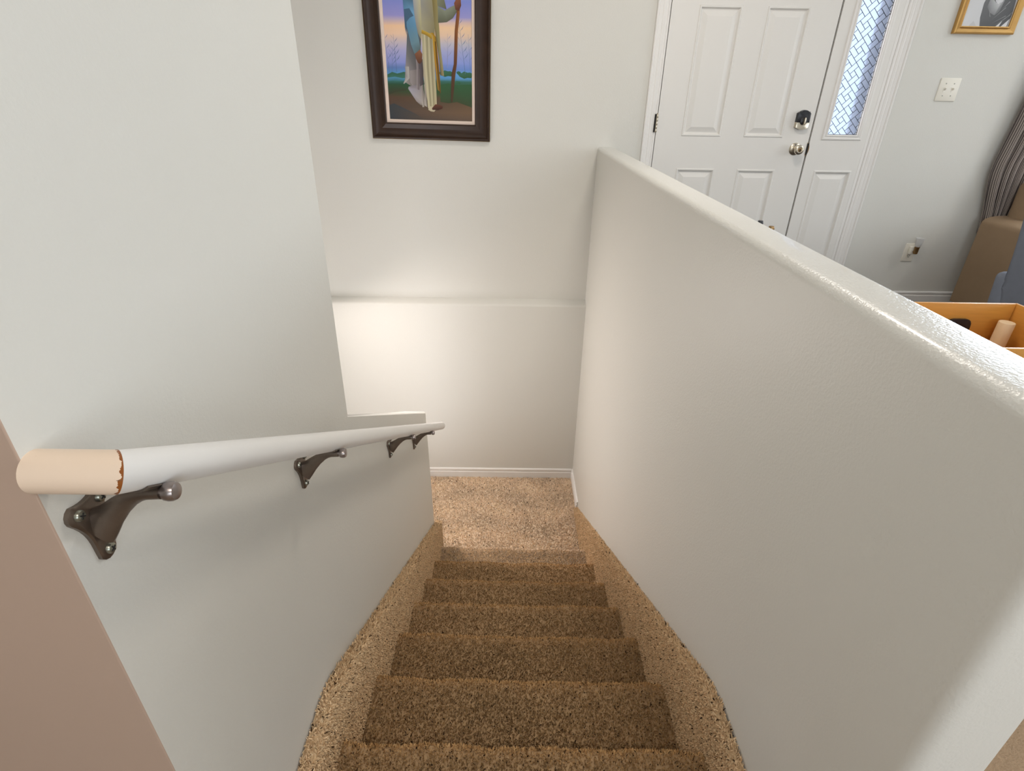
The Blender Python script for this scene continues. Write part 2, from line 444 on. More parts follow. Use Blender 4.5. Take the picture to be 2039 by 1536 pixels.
# landing carpet
def landing():
    V = np.array([(-1.5, 2.44, ZL), (XR, 2.44, ZL), (XR, D2, ZL), (-1.5, D2, ZL)], float)
    n = 78000
    P = np.stack([-1.5+rng.random(n)*(XR+1.5), 2.48+rng.random(n)*(D2-.012-2.48), np.full(n, ZL)], 1)
    N = np.tile([0, 0, 1.], (n, 1))
    ripple = 1+.08*np.sin(P[:, 1]*21+np.sin(P[:, 0]*7)*1.2)+.05*np.sin(P[:, 0]*17+P[:, 1]*9)
    cols = tuft_cols(P, PALE, fleck=.03, light=.16)*ripple[:, None]
    tv, tf, tc_ = tufts(P, N, 0.0105, .0048, np.clip(cols, 0, 1), lean=.7)
    return array_mesh('floor_landing', np.concatenate([V, tv]), np.concatenate([np.array([[0, 1, 2, 3]]), tf+4]), np.zeros((0, 3), int), np.concatenate([np.tile(PALE*.85, (4, 1)), tc_]), m_carpet)
tag(landing(), 'beige carpeted landing at the foot of the stairs', 'floor', kind='structure')

# ------------------------------------------------------------------ handrail
RX = -.36
def railz(y): return .905-.607*(y-.42)
RR = .0205
yc = .408; Cc = Vector((RX, yc, railz(yc)))
rail = thing('handrail', 'white wooden handrail with a peach painted near end on the left wall', 'handrail', tuple(Cc))
dv = Vector((0, 1, -.607)).normalized()
bm = B()
yend = 2.548
L = (yend-yc)/dv.y
nn = 32
a, b_, _ = frame_of(dv)
rings = []
ts = [0]+list(np.linspace(.1, L-.012, 30))+[L-.007, L-.003, L-.0005]
rs = [RR]*31+[RR*.96, RR*.86, RR*.7]
for j, (t, r) in enumerate(zip(ts, rs)):
    ring = []
    for q in range(nn):
        an = 2*PI*q/nn; off = a*math.cos(an)*r+b_*math.sin(an)*r
        pnt = dv*t+off
        if j == 0:   # mitre cut: plane bisecting rail and return
            pnt = off-dv*(off.x)      # rail meets the return on a 45-degree plane
        ring.append(bm.verts.new(pnt))
    rings.append(ring)
for r0, r1 in zip(rings, rings[1:]):
    for q in range(nn): bm.faces.new((r0[q], r0[(q+1) % nn], r1[(q+1) % nn], r1[q]))
bm.faces.new(rings[0][::-1]); bm.faces.new(rings[-1])
obj('rail', bm, m_rail, rail, angle=50)
# peach return running into the wall
e1 = dv; e2 = Vector((1, 0, 0)).cross(dv).normalized()
Lr = abs(XL-RX)
bm = B(); rims = []; rl = bm.verts.layers.float.new('rim')
steps_ = list(np.linspace(0, 1, 24))
for j, sfrac in enumerate(steps_):
    ring = []
    for q in range(nn):
        an = 2*PI*q/nn; off = e1*math.cos(an)*RR*1.012+e2*math.sin(an)*RR*1.012
        xs_ = -off.dot(dv)              # mitre end x
        x = xs_*(1-sfrac)+(-Lr)*sfrac
        v = bm.verts.new(Vector((x, off.y, off.z))); v[rl] = xs_-x
        ring.append(v)
    rims.append(ring)
for r0, r1 in zip(rims, rims[1:]):
    for q in range(nn): bm.faces.new((r0[q], r0[(q+1) % nn], r1[(q+1) % nn], r1[q]))
bm.faces.new(rims[0][::-1]); bm.faces.new(rims[-1])
rt = obj('rail_return', bm, peach_mat(Cc), rail, angle=50); rt['label'] = 'peach painted return with chipped brown rim'

def bracket_parts(parent):
    """local frame: origin on wall under the rail axis, +x out from wall, z up, rail axis at z=0"""
    br = bpy.data.objects.new('bracket', None)
    # plate: three-lobed
    bm = B()
    lobes = [(-.0155, -.048, .0115), (.0155, -.048, .0115), (.002, -.108, .0125)]
    import itertools
    pts = []
    for (ly, lz, lr) in lobes:
        for t in range(14): pts.append((ly+lr*math.cos(2*PI*t/14), lz+lr*math.sin(2*PI*t/14)))
    # convex-ish hull pinched towards the stem
    def hull(pts):
        pts = sorted(set(pts))
        def half(ps):
            h = []
            for p_ in ps:
                while len(h) >= 2 and (h[-1][0]-h[-2][0])*(p_[1]-h[-2][1])-(h[-1][1]-h[-2][1])*(p_[0]-h[-2][0]) <= 0: h.pop()
                h.append(p_)
            return h
        lo = half(pts); up = half(pts[::-1]); return lo[:-1]+up[:-1]
    hp = hull(pts)
    # pinch the straight flanks inwards to give the waisted plate
    dense = []
    for i, p0 in enumerate(hp):
        p1 = hp[(i+1) % len(hp)]; nseg = 8 if math.dist(p0, p1) > .02 else 1
        for s_ in range(nseg):
            t = s_/nseg; y = p0[0]+(p1[0]-p0[0])*t; z = p0[1]+(p1[1]-p0[1])*t
            if nseg > 1:
                w = math.sin(PI*t); 
                if z < -.055: y -= (y-.002)*.30*w
                else: z -= .004*w
            dense.append((y, z))
    A = [bm.verts.new((0, y, z)) for y, z in dense]; Bv = [bm.verts.new((.0045, y, z)) for y, z in dense]
    cy = sum(y for y, z in dense)/len(dense); cz = -.074
    Cv = [bm.verts.new((.0062, cy+(y-cy)*.86, cz+(z-cz)*.92)) for y, z in dense]
    n = len(dense)
    for R0, R1 in ((A, Bv), (Bv, Cv)):
        for i in range(n): bm.faces.new((R0[i], R0[(i+1) % n], R1[(i+1) % n], R1[i]))
    bm.faces.new(A[::-1]); bm.faces.new(Cv)
    parts = [('plate', bm, m_bronze, [])]
    # arm: flared web sweeping up to the rail
    bm = B()
    path = [(.003, .001, -.075), (.012, .001, -.070), (.024, .0005, -.060), (.038, 0, -.047), (.052, 0, -.0365), (.062, 0, -.0315), (.070, 0, -.0295), (.086, 0, -.0285)]
    rad = [(.010, .026), (.0078, .020), (.0066, .0145), (.0062, .0115), (.0066, .0095), (.0074, .0085), (.0078, .0078), (.0078, .0078)]
    tube(bm, path, rad, n=18)
    parts.append(('arm', bm, m_bronze, []))
    bm = B(); lathe(bm, [(.0055, 0), (.0055, .003), (.0094, .004), (.0102, .008), (.0100, .012), (.0085, .0152), (.0045, .0165), (0, .017)], (.086, 0, -.0285), (1, 0, .06), n=20)
    parts.append(('bolt', bm, m_bolt, []))
    bm = B()   # saddle strap curved against the underside of the rail
    cx = RX-XL; up = Vector((0, .607, 1)).normalized(); ax = Vector((0, 1, -.607)).normalized()
    g_ = []
    for rr in (.0208, .0228):
        for sd in (-.011, .013):
            g_.append([bm.verts.new(Vector((cx, 0, 0))+ax*sd+(Vector((math.cos(t), 0, 0))+up*math.sin(t))*rr) for t in np.linspace(math.radians(-128), math.radians(-48), 14)])
    for A_, B_ in ((g_[0], g_[1]), (g_[3], g_[2]), (g_[2], g_[0]), (g_[1], g_[3])):
        for k in range(13): bm.faces.new((A_[k], A_[k+1], B_[k+1], B_[k]))
    for k in (0, 13): bm.faces.new((g_[0][k], g_[1][k], g_[3][k], g_[2][k]))
    parts.append(('strap', bm, m_bronze, []))
    for (ly, lz, lr) in lobes:
        bm = B(); lathe(bm, [(.0062, .0), (.0062, .0028), (.0052, .0045), (.003, .0052), (0, .0054)], (.0052, ly, lz), (1, 0, 0), n=16)
        b2 = B(); an = random.random()*3
        for q in (0, 1):
            M = Matrix.Rotation(an+q*PI/2, 4, 'X')
            n0 = len(b2.verts); fs = box(b2, -.0003, .0006, -.0034, .0034, -.0007, .0007)
            vs = list({v for f_ in fs for v in f_.verts}); bmesh.ops.transform(b2, matrix=M, verts=vs)
        bmesh.ops.translate(b2, verts=b2.verts[:], vec=(.0104, ly, lz))
        parts.append(('screw', bm, m_steel, [('slot', b2, m_slot)]))
    return parts
parts = bracket_parts(None)
protos = []
for (nm, bm, m, sub) in parts:
    bmesh.ops.recalc_face_normals(bm, faces=bm.faces)
    if nm == 'screw':
        for (n2, b2, m2) in sub:
            bmesh.ops.recalc_face_normals(b2, faces=b2.faces)
            base = len(bm.faces); tmp = bpy.data.meshes.new('t'); b2.to_mesh(tmp); bm.from_mesh(tmp); bpy.data.meshes.remove(tmp)
            bm.faces.ensure_lookup_table()
            for f_ in bm.faces[base:]: f_.material_index = 1
            b2.free()
        mats = [m, m_slot]
    else: mats = [m]
    me = bpy.data.meshes.new(nm); bm.to_mesh(me); bm.free()
    me.polygons.foreach_set('use_smooth', [True]*len(me.polygons)); me.set_sharp_from_angle(angle=math.radians(40))
    for x in mats: me.materials.append(x)
    protos.append((nm, me))
for y0 in (.437, .932, 1.665, 2.11):
    e = bpy.data.objects.new('bracket', None); COL.objects.link(e); e.empty_display_size = .02; e.parent = rail
    e.location = Vector((XL, y0, railz(y0)))-Cc
    for nm, me in protos:
        o = bpy.data.objects.new(nm, me); COL.objects.link(o); o.parent = e
        if nm == 'screw': o['label'] = 'steel cross-head screw'

# ------------------------------------------------------------------ entry door with sidelight
door = tag(bpy.data.objects.new('door_1', None), 'white panelled entry door with a narrow leaded sidelight', 'door', kind='structure')
COL.objects.link(door); door.location = (1.3, D, FZ)
DO = Vector((1.3, D, FZ))
def dobj(name, bm, m, parent=door, **k):
    bmesh.ops.translate(bm, verts=bm.verts[:], vec=-DO); return obj(name, bm, m, parent, **k)

def panelled(bm, x0, x1, z0, z1, yf, thick, rects, raised=True):
    """slab front face at y=yf with embossed panels"""
    xs = sorted({x0, x1, *[r[0] for r in rects], *[r[1] for r in rects]}); zs = sorted({z0, z1, *[r[2] for r in rects], *[r[3] for r in rects]})
    vv = {}
    def V(x, y, z):
        k = (round(x, 5), round(y, 5), round(z, 5))
        if k not in vv: vv[k] = bm.verts.new((x, y, z))
        return vv[k]
    for i in range(len(xs)-1):
        for j in range(len(zs)-1):
            a, b_, c_, d = xs[i], xs[i+1], zs[j], zs[j+1]
            if any(a >= r[0]-1e-6 and b_ <= r[1]+1e-6 and c_ >= r[2]-1e-6 and d <= r[3]+1e-6 for r in rects): continue
            bm.faces.new((V(a, yf, c_), V(b_, yf, c_), V(b_, yf, d), V(a, yf, d)))
    # panel rings
    lv = [(0, 0), (.004, -.0035), (.010, -.003), (.017, .008), (.022, .0095), (.046, .001), (.05, 0)]
    for r in rects:
        prev = None
        for (ins, dy) in lv:
            q = [V(r[0]+ins, yf+dy, r[2]+ins), V(r[1]-ins, yf+dy, r[2]+ins), V(r[1]-ins, yf+dy, r[3]-ins), V(r[0]+ins, yf+dy, r[3]-ins)]
            if prev:
                for k in range(4): bm.faces.new((prev[k], prev[(k+1) % 4], q[(k+1) % 4], q[k]))
            prev = q
        bm.faces.new(prev)
    # back and sides
    bk = [bm.verts.new((x, yf+thick, z)) for x, z in ((x0, z0), (x1, z0), (x1, z1), (x0, z1))]
    bm.faces.new(bk[::-1])
    def side(pts, bpts):
        bm.faces.new([*pts, *bpts])
    side([V(x, yf, z0) for x in xs][::-1], [bk[0], bk[1]]); side([V(x, yf, z1) for x in xs], [bk[2], bk[3]])
    side([V(x0, yf, z) for z in zs], [bk[3], bk[0]]); side([V(x1, yf, z) for z in zs][::-1], [bk[1], bk[2]])

DZ1 = 2.03
bm = B()
panelled(bm, .852, 1.760, FZ+.01, DZ1, D-.004, .044,
         [(1.002, 1.235, .22, .852), (1.370, 1.600, .22, .852), (1.002, 1.235, 1.028, 1.668), (1.370, 1.600, 1.028, 1.668), (1.002, 1.235, 1.76, 1.93), (1.370, 1.600, 1.76, 1.93)])
dobj('door_slab', bm, m_door, angle=12)
# dark weather-seal gaps
bm = B(); box(bm, .838, 2.11, D+.028, D+.05, FZ, 2.05)
bmesh.ops.delete(bm, geom=[], context='VERTS')
bm.free()
bm = B(); box(bm, 1.7595, 1.7695, D+.012, D+.05, FZ, 2.04); box(bm, .846, .853, D+.02, D+.05, FZ, 2.04)
dobj('door_seal', bm, m_gap, smooth=False)
# frame and casing
def casing(bm, x0, x1, flip):
    w = x1-x0
    pr = [(0, 0), (0, -.016), (.08, -.019), (.16, -.017), (.22, -.0125), (.30, -.013), (.42, -.0115), (.5, -.009), (.58, -.0105), (.72, -.009), (.80, -.006), (.9, -.007), (1, -.004), (1, 0)]
    pts = [((x0+t*w) if not flip else (x1-t*w), D+y) for t, y in pr]
    prism(bm, pts, 'z', FZ, 2.13)
bm = B(); casing(bm, .775, .838, False); casing(bm, 2.118, 2.187, True)
prism(bm, [(D, 2.06), (D-.016, 2.06), (D-.012, 2.12), (D, 2.13)], 'x', .775, 2.187)
box(bm, .838, .8475, D-.006, D+.1, FZ, 2.05); box(bm, 2.098, 2.118, D-.003, D+.1, FZ, 2.05, bev=.003)
box(bm, .838, 2.118, D-.004, D+.1, 2.034, 2.06)
dobj('door_casing', bm, m_white, angle=14)
# threshold
bm = B(); box(bm, .84, 2.11, D-.01, D+.12, FZ-.01, FZ+.012)
dobj('threshold', bm, m_brass, smooth=False)

# sidelight
GX0, GX1, GZ0, GZ1 = 1.861, 2.037, 1.049, 1.93
bm = B()
SX_, SX2_ = 1.770, 2.097
panelled(bm, SX_, SX2_, FZ+.01, GZ0-.012, D-.004, .044, [(1.838, 2.066, .22, .852)])
box(bm, SX_, GX0-.006, D-.004, D+.04, GZ0-.012, 2.03); box(bm, GX1+.006, SX2_, D-.004, D+.04, GZ0-.012, 2.03); box(bm, GX0-.006, GX1+.006, D-.004, D+.04, GZ1+.006, 2.03)
sl_ = dobj('sidelight', bm, m_door, angle=12)
bm = B(); box(bm, GX1+.001, GX1+.0065, D+.0105, D+.12, GZ0-.01, GZ1); box(bm, GX0-.0065, GX0-.001, D+.0105, D+.12, GZ0-.01, GZ1)
dobj('outer_reveal', bm, m_reveal, sl_, smooth=False)
def ring_frame(bm, x0, x1, z0, z1, prof):
    """mitred rectangular frame; prof = (inset outward, y) points"""
    loops = []
    for (o_, y) in prof:
        loops.append([bm.verts.new(v) for v in ((x0-o_, y, z0-o_), (x1+o_, y, z0-o_), (x1+o_, y, z1+o_), (x0-o_, y, z1+o_))])
    for q0, q1 in zip(loops, loops[1:]):
        for k in range(4): bm.faces.new((q0[k], q0[(k+1) % 4], q1[(k+1) % 4], q1[k]))
bm = B(); ring_frame(bm, GX0, GX1, GZ0, GZ1, [(0, D+.012), (0, D-.010), (.004, D-.013), (.009, D-.012), (.012, D-.008), (.019, D-.011), (.026, D-.010), (.030, D-.004)])
dobj('glazing_bead', bm, m_white, sl_, angle=20)
bm = B(); box(bm, GX0-.004, GX1+.004, D+.006, D+.010, GZ0-.004, GZ1+.004)
dobj('glass', bm, m_glass, sl_, smooth=False)
# pinwheel leading at 45 degrees: 2x1 bricks turning around a 1x1 square
bm = B(); u = .0273; rt2 = math.sqrt(.5)
def seg2d(p0, p1):
    def w(p_): return (GX0+.062+(p_[0]-p_[1])*rt2*u, GZ0+.02+(p_[0]+p_[1])*rt2*u)
    a, b_ = w(p0), w(p1)
    # clip to glass
    t0, t1 = 0., 1.
    for k, (lo, hi) in enumerate(((GX0, GX1), (GZ0, GZ1))):
        d = b_[k]-a[k]
        if abs(d) < 1e-9: continue
        q0, q1 = (lo-a[k])/d, (hi-a[k])/d
        if q0 > q1: q0, q1 = q1, q0
        t0, t1 = max(t0, q0), min(t1, q1)
    if t1-t0 < 1e-3: return
    A = Vector((a[0]+(b_[0]-a[0])*t0, D+.004, a[1]+(b_[1]-a[1])*t0)); C_ = Vector((a[0]+(b_[0]-a[0])*t1, D+.004, a[1]+(b_[1]-a[1])*t1))
    tube(bm, [A, C_], .0015, n=5)
for i in range(-8, 16):
    for j in range(-8, 16):
        X, Y = i*3, j*3
        for q0, q1 in (((0, 0), (3, 0)), ((0, 0), (0, 3)), ((2, 0), (2, 2)), ((2, 2), (0, 2))[0:2] and ((2, 0), (2, 2)), ((3, 2), (1, 2)), ((1, 3), (1, 1)), ((0, 1), (2, 1))):
            seg2d((X+q0[0], Y+q0[1]), (X+q1[0], Y+q1[1]))
for (xa, za, xb, zb) in ((GX0, GZ0, GX1, GZ0), (GX0, GZ0, GX0, GZ1), (GX1, GZ0, GX1, GZ1)):
    tube(bm, [(xa, D+.004, za), (xb, D+.004, zb)], .0022, n=5)
dobj('leading', bm, m_lead, sl_, smooth=False)

# hinge, deadbolt, knob, strike
bm = B()
for k in range(5):
    za = 1.047+k*.019; lathe(bm, [(.0055, 0), (.006, .001), (.006, .0175), (.0055, .0185)], (.8475, D-.010, za), (0, 0, 1), n=14)
lathe(bm, [(.003, 0), (.0045, .002), (.004, .005), (.001, .007)], (.8475, D-.010, 1.142), (0, 0, 1), n=12)
hg = dobj('hinge', bm, m_nickel)
bm = B(); box(bm, .833, .8425, D-.012, D-.006, 1.047, 1.142)
dobj('hinge_leaf', bm, m_gap, hg, smooth=False)

def arch_plate(bm, cx, z0, z1, w, y0, y1, top=True):
    pts = [(cx-w/2, z0), (cx+w/2, z0)] if top else []
    if top:
        zt = z1-.012
        pts += [(cx+w/2, zt-.006), (cx+w/2-.006, zt)]
        pts += [(cx+w/2-.010-(w-.02)*t, zt+.012*math.sin(PI*t)) for t in np.linspace(0, 1, 11)]
        pts += [(cx-w/2+.006, zt), (cx-w/2, zt-.006)]
    else:
        zb = z0+.012
        pts = [(cx+w/2, z1), (cx-w/2, z1), (cx-w/2, zb)]+[(cx-w/2+w*t, zb-.012*math.sin(PI*t)) for t in np.linspace(.06, .94, 9)]+[(cx+w/2, zb)]
    prism(bm, pts, 'y', y0, y1, bev=.004, seg=2, sel=lambda c_, d: c_.y < y0+.002)
LXc = 1.690
bm = B(); arch_plate(bm, LXc, 1.112, 1.176, .074, D-.030, D-.004)
db = dobj('deadbolt', bm, m_black, angle=40)
bm = B(); arch_plate(bm, LXc, 1.073, 1.112, .074, D-.030, D-.004, top=False)
dobj('lower_cover', bm, m_nickel, db, angle=40)
bm = B(); lathe(bm, [(.020, 0), (.020, .004), (.017, .006), (0, .0065)], (LXc, D-.030, 1.118), (0, -1, 0), n=24)
dobj('turn_base', bm, m_black, db)
bm = B(); box(bm, LXc-.0045, LXc+.0045, D-.054, D-.034, 1.098, 1.138, bev=.004)
dobj('thumb_turn', bm, m_nickel, db)
KX, KZ = 1.690, .968
bm = B(); lathe(bm, [(.034, 0), (.034, .003), (.031, .006), (.022, .009), (.013, .012)], (KX, D-.004, KZ), (0, -1, 0), n=32)
kn = dobj('rosette', bm, m_nickel); kn.name = 'door_knob'
bm = B(); lathe(bm, [(.012, .010), (.011, .024), (.013, .030), (.020, .036), (.0255, .045), (.027, .054), (.0255, .062), (.020, .067), (.014, .068), (.0115, .067)], (KX, D-.004, KZ), (0, -1, 0), n=32)
dobj('knob', bm, m_nickel, kn)
bm = B(); lathe(bm, [(.0115, .0665), (.0105, .069), (.0085, .0695), (.0, .0695)], (KX, D-.004, KZ), (0, -1, 0), n=20)
ks = dobj('knob_button', bm, m_brass, kn)
bm = B(); lathe(bm, [(.0058, 0), (.0058, .001), (0, .001)], (KX, D-.0738, KZ), (0, -1, 0), n=16)
dobj('knob_slot', bm, m_slot, kn)
bm = B(); tube(bm, [(KX-.004, D-.012, KZ+.024), (KX-.004, D-.017, KZ+.024)], .003, n=10)
dobj('knob_release', bm, m_slot, kn)
bm = B()
pts = [(1.758+.016*math.sin(t), .968+.036*math.cos(t)*-1) for t in np.linspace(0, PI, 12)]
prism(bm, pts, 'y', D-.0065, D-.003)
st = dobj('strike_plate', bm, m_brass, angle=20)
bm = B(); box(bm, 1.7575, 1.7685, D-.0072, D-.002, .938, 1.0)
dobj('strike_hole', bm, m_gap, st, smooth=False)

# living room window (beyond the right edge, gives the daylight)
win = tag(bpy.data.objects.new('window_1', None), 'living room window behind the striped curtain', 'window', kind='structure'); COL.objects.link(win)
bm = B(); ring_frame(bm, WX0+.05, WX1-.05, WZ0+.05, WZ1-.05, [(0, D+.12), (0, D+.06), (.05, D+.06), (.05, D+.12), (0, D+.12)])
box(bm, (WX0+WX1)/2-.02, (WX0+WX1)/2+.02, D+.07, D+.11, WZ0+.05, WZ1-.05)
obj('window_frame', bm, m_vinyl, win, smooth=False)
bm = B(); box(bm, WX0+.05, WX1-.05, D+.088, D+.092, WZ0+.05, WZ1-.05)
obj('pane', bm, m_clear, win, smooth=False)

# ------------------------------------------------------------------ painting in the stairwell
PW, PH = .686, 1.08
pt_ = thing('framed_painting', 'dark framed painting of a robed walker with a staff by a lake', 'painting', (-.464, D, .985), (0, math.radians(.75), 0))
bm = B(); hw = PW/2
ring_frame(bm, -hw+.088, hw-.088, .088, PH-.088, [(0, -.006), (0, -.020), (.006, -.024), (.012, -.020), (.030, -.013), (.050, -.0135), (.066, -.019), (.074, -.028), (.0785, -.030), (.082, -.0285), (.083, -.024)])
obj('frame', bm, m_frame, pt_, angle=18)
bm = B(); ring_frame(bm, -hw+.088, hw-.088, .088, PH-.088, [(.083, -.024), (.085, -.026), (.0875, -.025), (.088, -.021), (.088, -.001)])
obj('frame_edge', bm, m_lip, pt_, angle=18)
bm = B(); ring_frame(bm, -hw+.106, hw-.106, .106, PH-.106, [(0, -.005), (.002, -.010), (.016, -.012), (.020, -.012)])
obj('liner', bm, m_liner, pt_, angle=18)

CW = PW-.212; CH0 = .106; CHH = PH-.212
class Paint:
    def __init__(self, w): self.V = []; self.F = []; self.C = []; self.z = 0; self.w = w
    def poly(self, pts, cols):
        if isinstance(cols, tuple): cols = [cols]*len(pts)
        self.z += 1; b_ = len(self.V)
        for p_ in pts: self.V.append((p_[0], -.0062-.00002*self.z, p_[1]))
        self.F.append(list(range(b_, b_+len(pts)))); self.C += [lin(*c_) for c_ in cols]
    def strip(self, a, c_, ca, cc):
        """quad strip between two polylines with per-point colours"""
        self.z += 1; n = len(a); b_ = len(self.V)
        for p_ in list(a)+list(c_): self.V.append((p_[0], -.0062-.00002*self.z, p_[1]))
        for i in range(n-1): self.F.append([b_+i, b_+i+1, b_+n+i+1, b_+n+i])
        self.C += [lin(*q) for q in ca]+[lin(*q) for q in cc]
    def build(self, name, m, parent):
        me = bpy.data.meshes.new(name); me.from_pydata(self.V, [], self.F)
        a = me.attributes.new('Col', 'FLOAT_COLOR', 'POINT')
        for i, c_ in enumerate(self.C): a.data[i].color = (*c_, 1)
        return link(name, me, m, parent)
P = Paint(CW)
def q(px, py):
    """sketch units (0..1000 across, y up from the canvas foot in the same units)"""
    return (-CW/2+CW*px/1000., CH0+CW*py/1000.)
def Q(l): return [q(*a) for a in l]
top_u = CHH/CW*1000
# background: sky bands, lake, bank, path
bands = [(0, (66, 60, 58), (100, 82, 68)), (90, (84, 70, 62), (112, 88, 66)), (240, (86, 66, 52), (92, 74, 52)), (300, (58, 72, 48), (52, 86, 48)), (370, (40, 76, 52), (56, 92, 54)), (420, (60, 112, 110), (58, 104, 92)), (455, (84, 140, 180), (92, 150, 200)), (505, (88, 136, 186), (104, 158, 212)), (545, (96, 122, 176), (110, 140, 204)),
         (600, (138, 146, 204), (132, 150, 212)), (720, (168, 164, 202), (160, 166, 208)), (800, (196, 182, 190), (188, 186, 196)), (880, (232, 196, 168), (226, 196, 170)), (960, (234, 194, 156), (236, 200, 160)), (1010, (196, 174, 184), (214, 186, 178)), (1060, (150, 146, 202), (152, 150, 206)), (1200, (130, 138, 204), (128, 140, 208)), (1500, (150, 160, 214), (150, 164, 220)), (top_u, (180, 190, 224), (176, 190, 226))]
n_ = len(bands)
P.strip([q(0, b_[0]) for b_ in bands], [q(1000, b_[0]) for b_ in bands], [b_[1] for b_ in bands], [b_[2] for b_ in bands])
# far bank bushes and water gleams
def bush(cx, cy, w, h, c0, c1, n=14):
    P.poly([q(cx+w/2*math.cos(t)*(1+.12*math.sin(5*t)), cy+h/2*math.sin(t)*(1+.2*math.sin(7*t+1))) for t in np.linspace(0, 2*PI, n, endpoint=False)], [c0 if math.sin(t) > 0 else c1 for t in np.linspace(0, 2*PI, n, endpoint=False)])
P.strip(Q([(0, 470), (60, 500), (120, 485), (200, 505), (260, 490)]), Q([(0, 400), (60, 410), (120, 405), (200, 410), (260, 405)]), [(56, 96, 74)]*5, [(60, 120, 110)]*5)
P.strip(Q([(0, 440), (90, 452), (180, 438), (240, 446)]), Q([(0, 405), (90, 412), (180, 408), (240, 412)]), [(84, 140, 172)]*4, [(60, 110, 120)]*4)
for a in ((700, 500, 170, 60), (930, 490, 180, 66), (845, 512, 50, 34), (830, 410, 80, 36)): bush(*a, (58, 104, 82), (52, 92, 60))
P.strip(Q([(620, 380), (720, 400), (820, 385), (1000, 395)]), Q([(620, 200), (720, 190), (820, 205), (1000, 150)]), [(48, 90, 56)]*4, [(60, 72, 46)]*4)
P.strip(Q([(0, 370), (120, 372), (220, 350)]), Q([(0, 262), (120, 300), (220, 310)]), [(46, 80, 54)]*3, [(60, 62, 44)]*3)
P.poly(Q([(0, 0), (430, 0), (300, 70), (180, 120), (60, 170), (0, 150)]), [(56, 60, 66), (84, 72, 62), (70, 68, 68), (62, 66, 70), (60, 64, 66), (60, 64, 66)])
# reeds
def reed(x, y0, y1, lean, col, leaves=9):
    w = 2.0
    P.strip(Q([(x-w, y0), (x+lean-w*.4, y1)]), Q([(x+w, y0), (x+lean+w*.4, y1)]), [col]*2, [col]*2)
    for k in range(leaves):
        t = .2+.75*k/leaves; bx, by = x+lean*t, y0+(y1-y0)*t; sgn = 1 if k % 2 else -1; L_ = 75*(1.15-t*.6)
        P.poly(Q([(bx, by), (bx+sgn*L_*.45-2, by+L_*.5), (bx+sgn*L_*.8, by+L_), (bx+sgn*L_*.45+3.4, by+L_*.44)]), col)
for a in ((115, 500, 880, -15, (84, 104, 132)), (60, 500, 760, 25, (96, 116, 150)), (30, 500, 900, -40, (100, 118, 150), 6), (925, 500, 1060, -75, (90, 116, 150), 12), (985, 520, 900, -25, (104, 130, 170), 6), (715, 560, 900, 10, (150, 150, 176), 6)): reed(*a)
# walker, seen from shoulders down: cloak, gown, sash, sleeve, hand, staff
P.strip(Q([(250, 1010), (262, 900), (240, 700), (222, 560), (205, 400)]), Q([(430, 1010), (420, 860), (400, 640), (390, 480), (330, 330)]), [(66, 84, 110), (86, 96, 106), (112, 112, 112), (140, 136, 138), (150, 144, 140)], [(96, 104, 110), (84, 88, 92), (70, 70, 74), (92, 84, 84), (104, 94, 88)])
P.strip(Q([(215, 560), (228, 460), (185, 385)]), Q([(262, 560), (262, 440), (195, 380)]), [(150, 146, 146)]*3, [(176, 170, 164)]*3)
P.strip(Q([(270, 520), (268, 400), (300, 345)]), Q([(400, 540), (430, 400), (400, 330)]), [(148, 140, 138)]*3, [(90, 80, 78)]*3)
# under-skirt hem
P.strip(Q([(245, 352), (240, 330), (330, 200), (380, 160)]), Q([(420, 400), (420, 330), (440, 160), (450, 150)]), [(140, 134, 142), (160, 156, 168), (146, 138, 138), (126, 116, 108)], [(108, 100, 98), (140, 132, 130), (164, 154, 144), (150, 140, 124)])
for x_ in (395, 430, 465): P.strip(Q([(x_, 380), (x_+6, 150-abs(430-x_)*.3)]), Q([(x_+22, 380), (x_+30, 140)]), [(150, 142, 136), (180, 172, 162)], [(112, 102, 98), (134, 124, 116)])
# long pale gown front
P.strip(Q([(400, 1230), (420, 1000), (430, 800), (420, 560), (440, 350), (480, 110)]), Q([(590, 1230), (585, 1000), (570, 820), (565, 560), (575, 330), (575, 130)]), [(150, 150, 146), (164, 158, 132), (176, 168, 138), (170, 160, 136), (168, 158, 138), (176, 164, 140)], [(150, 142, 108), (136, 128, 96), (126, 118, 88), (176, 166, 132), (190, 178, 150), (196, 182, 150)])
for (xa, xb, cl) in ((452, 486, (190, 181, 148)), (478, 512, (152, 144, 114)), (500, 530, (182, 174, 142)), (526, 552, (150, 140, 110)), (548, 566, (178, 168, 134))):
    P.strip(Q([(xa, 900), (xa-4, 560), (xb-18, 130)]), Q([(xa+16, 900), (xa+18, 560), (xb+6, 122)]), [cl]*3, [cl]*3)
P.poly(Q([(470, 112), (500, 96), (540, 92), (575, 128), (585, 150), (480, 150)]), (188, 176, 148))
# dark inner fold and cloak lining
P.strip(Q([(345, 700), (352, 560), (340, 330)]), Q([(385, 700), (380, 560), (372, 320)]), [(150, 140, 140)]*3, [(100, 90, 92)]*3)
P.strip(Q([(385, 640), (392, 520), (380, 360)]), Q([(425, 640), (430, 520), (425, 380)]), [(92, 84, 88)]*3, [(70, 62, 62)]*3)
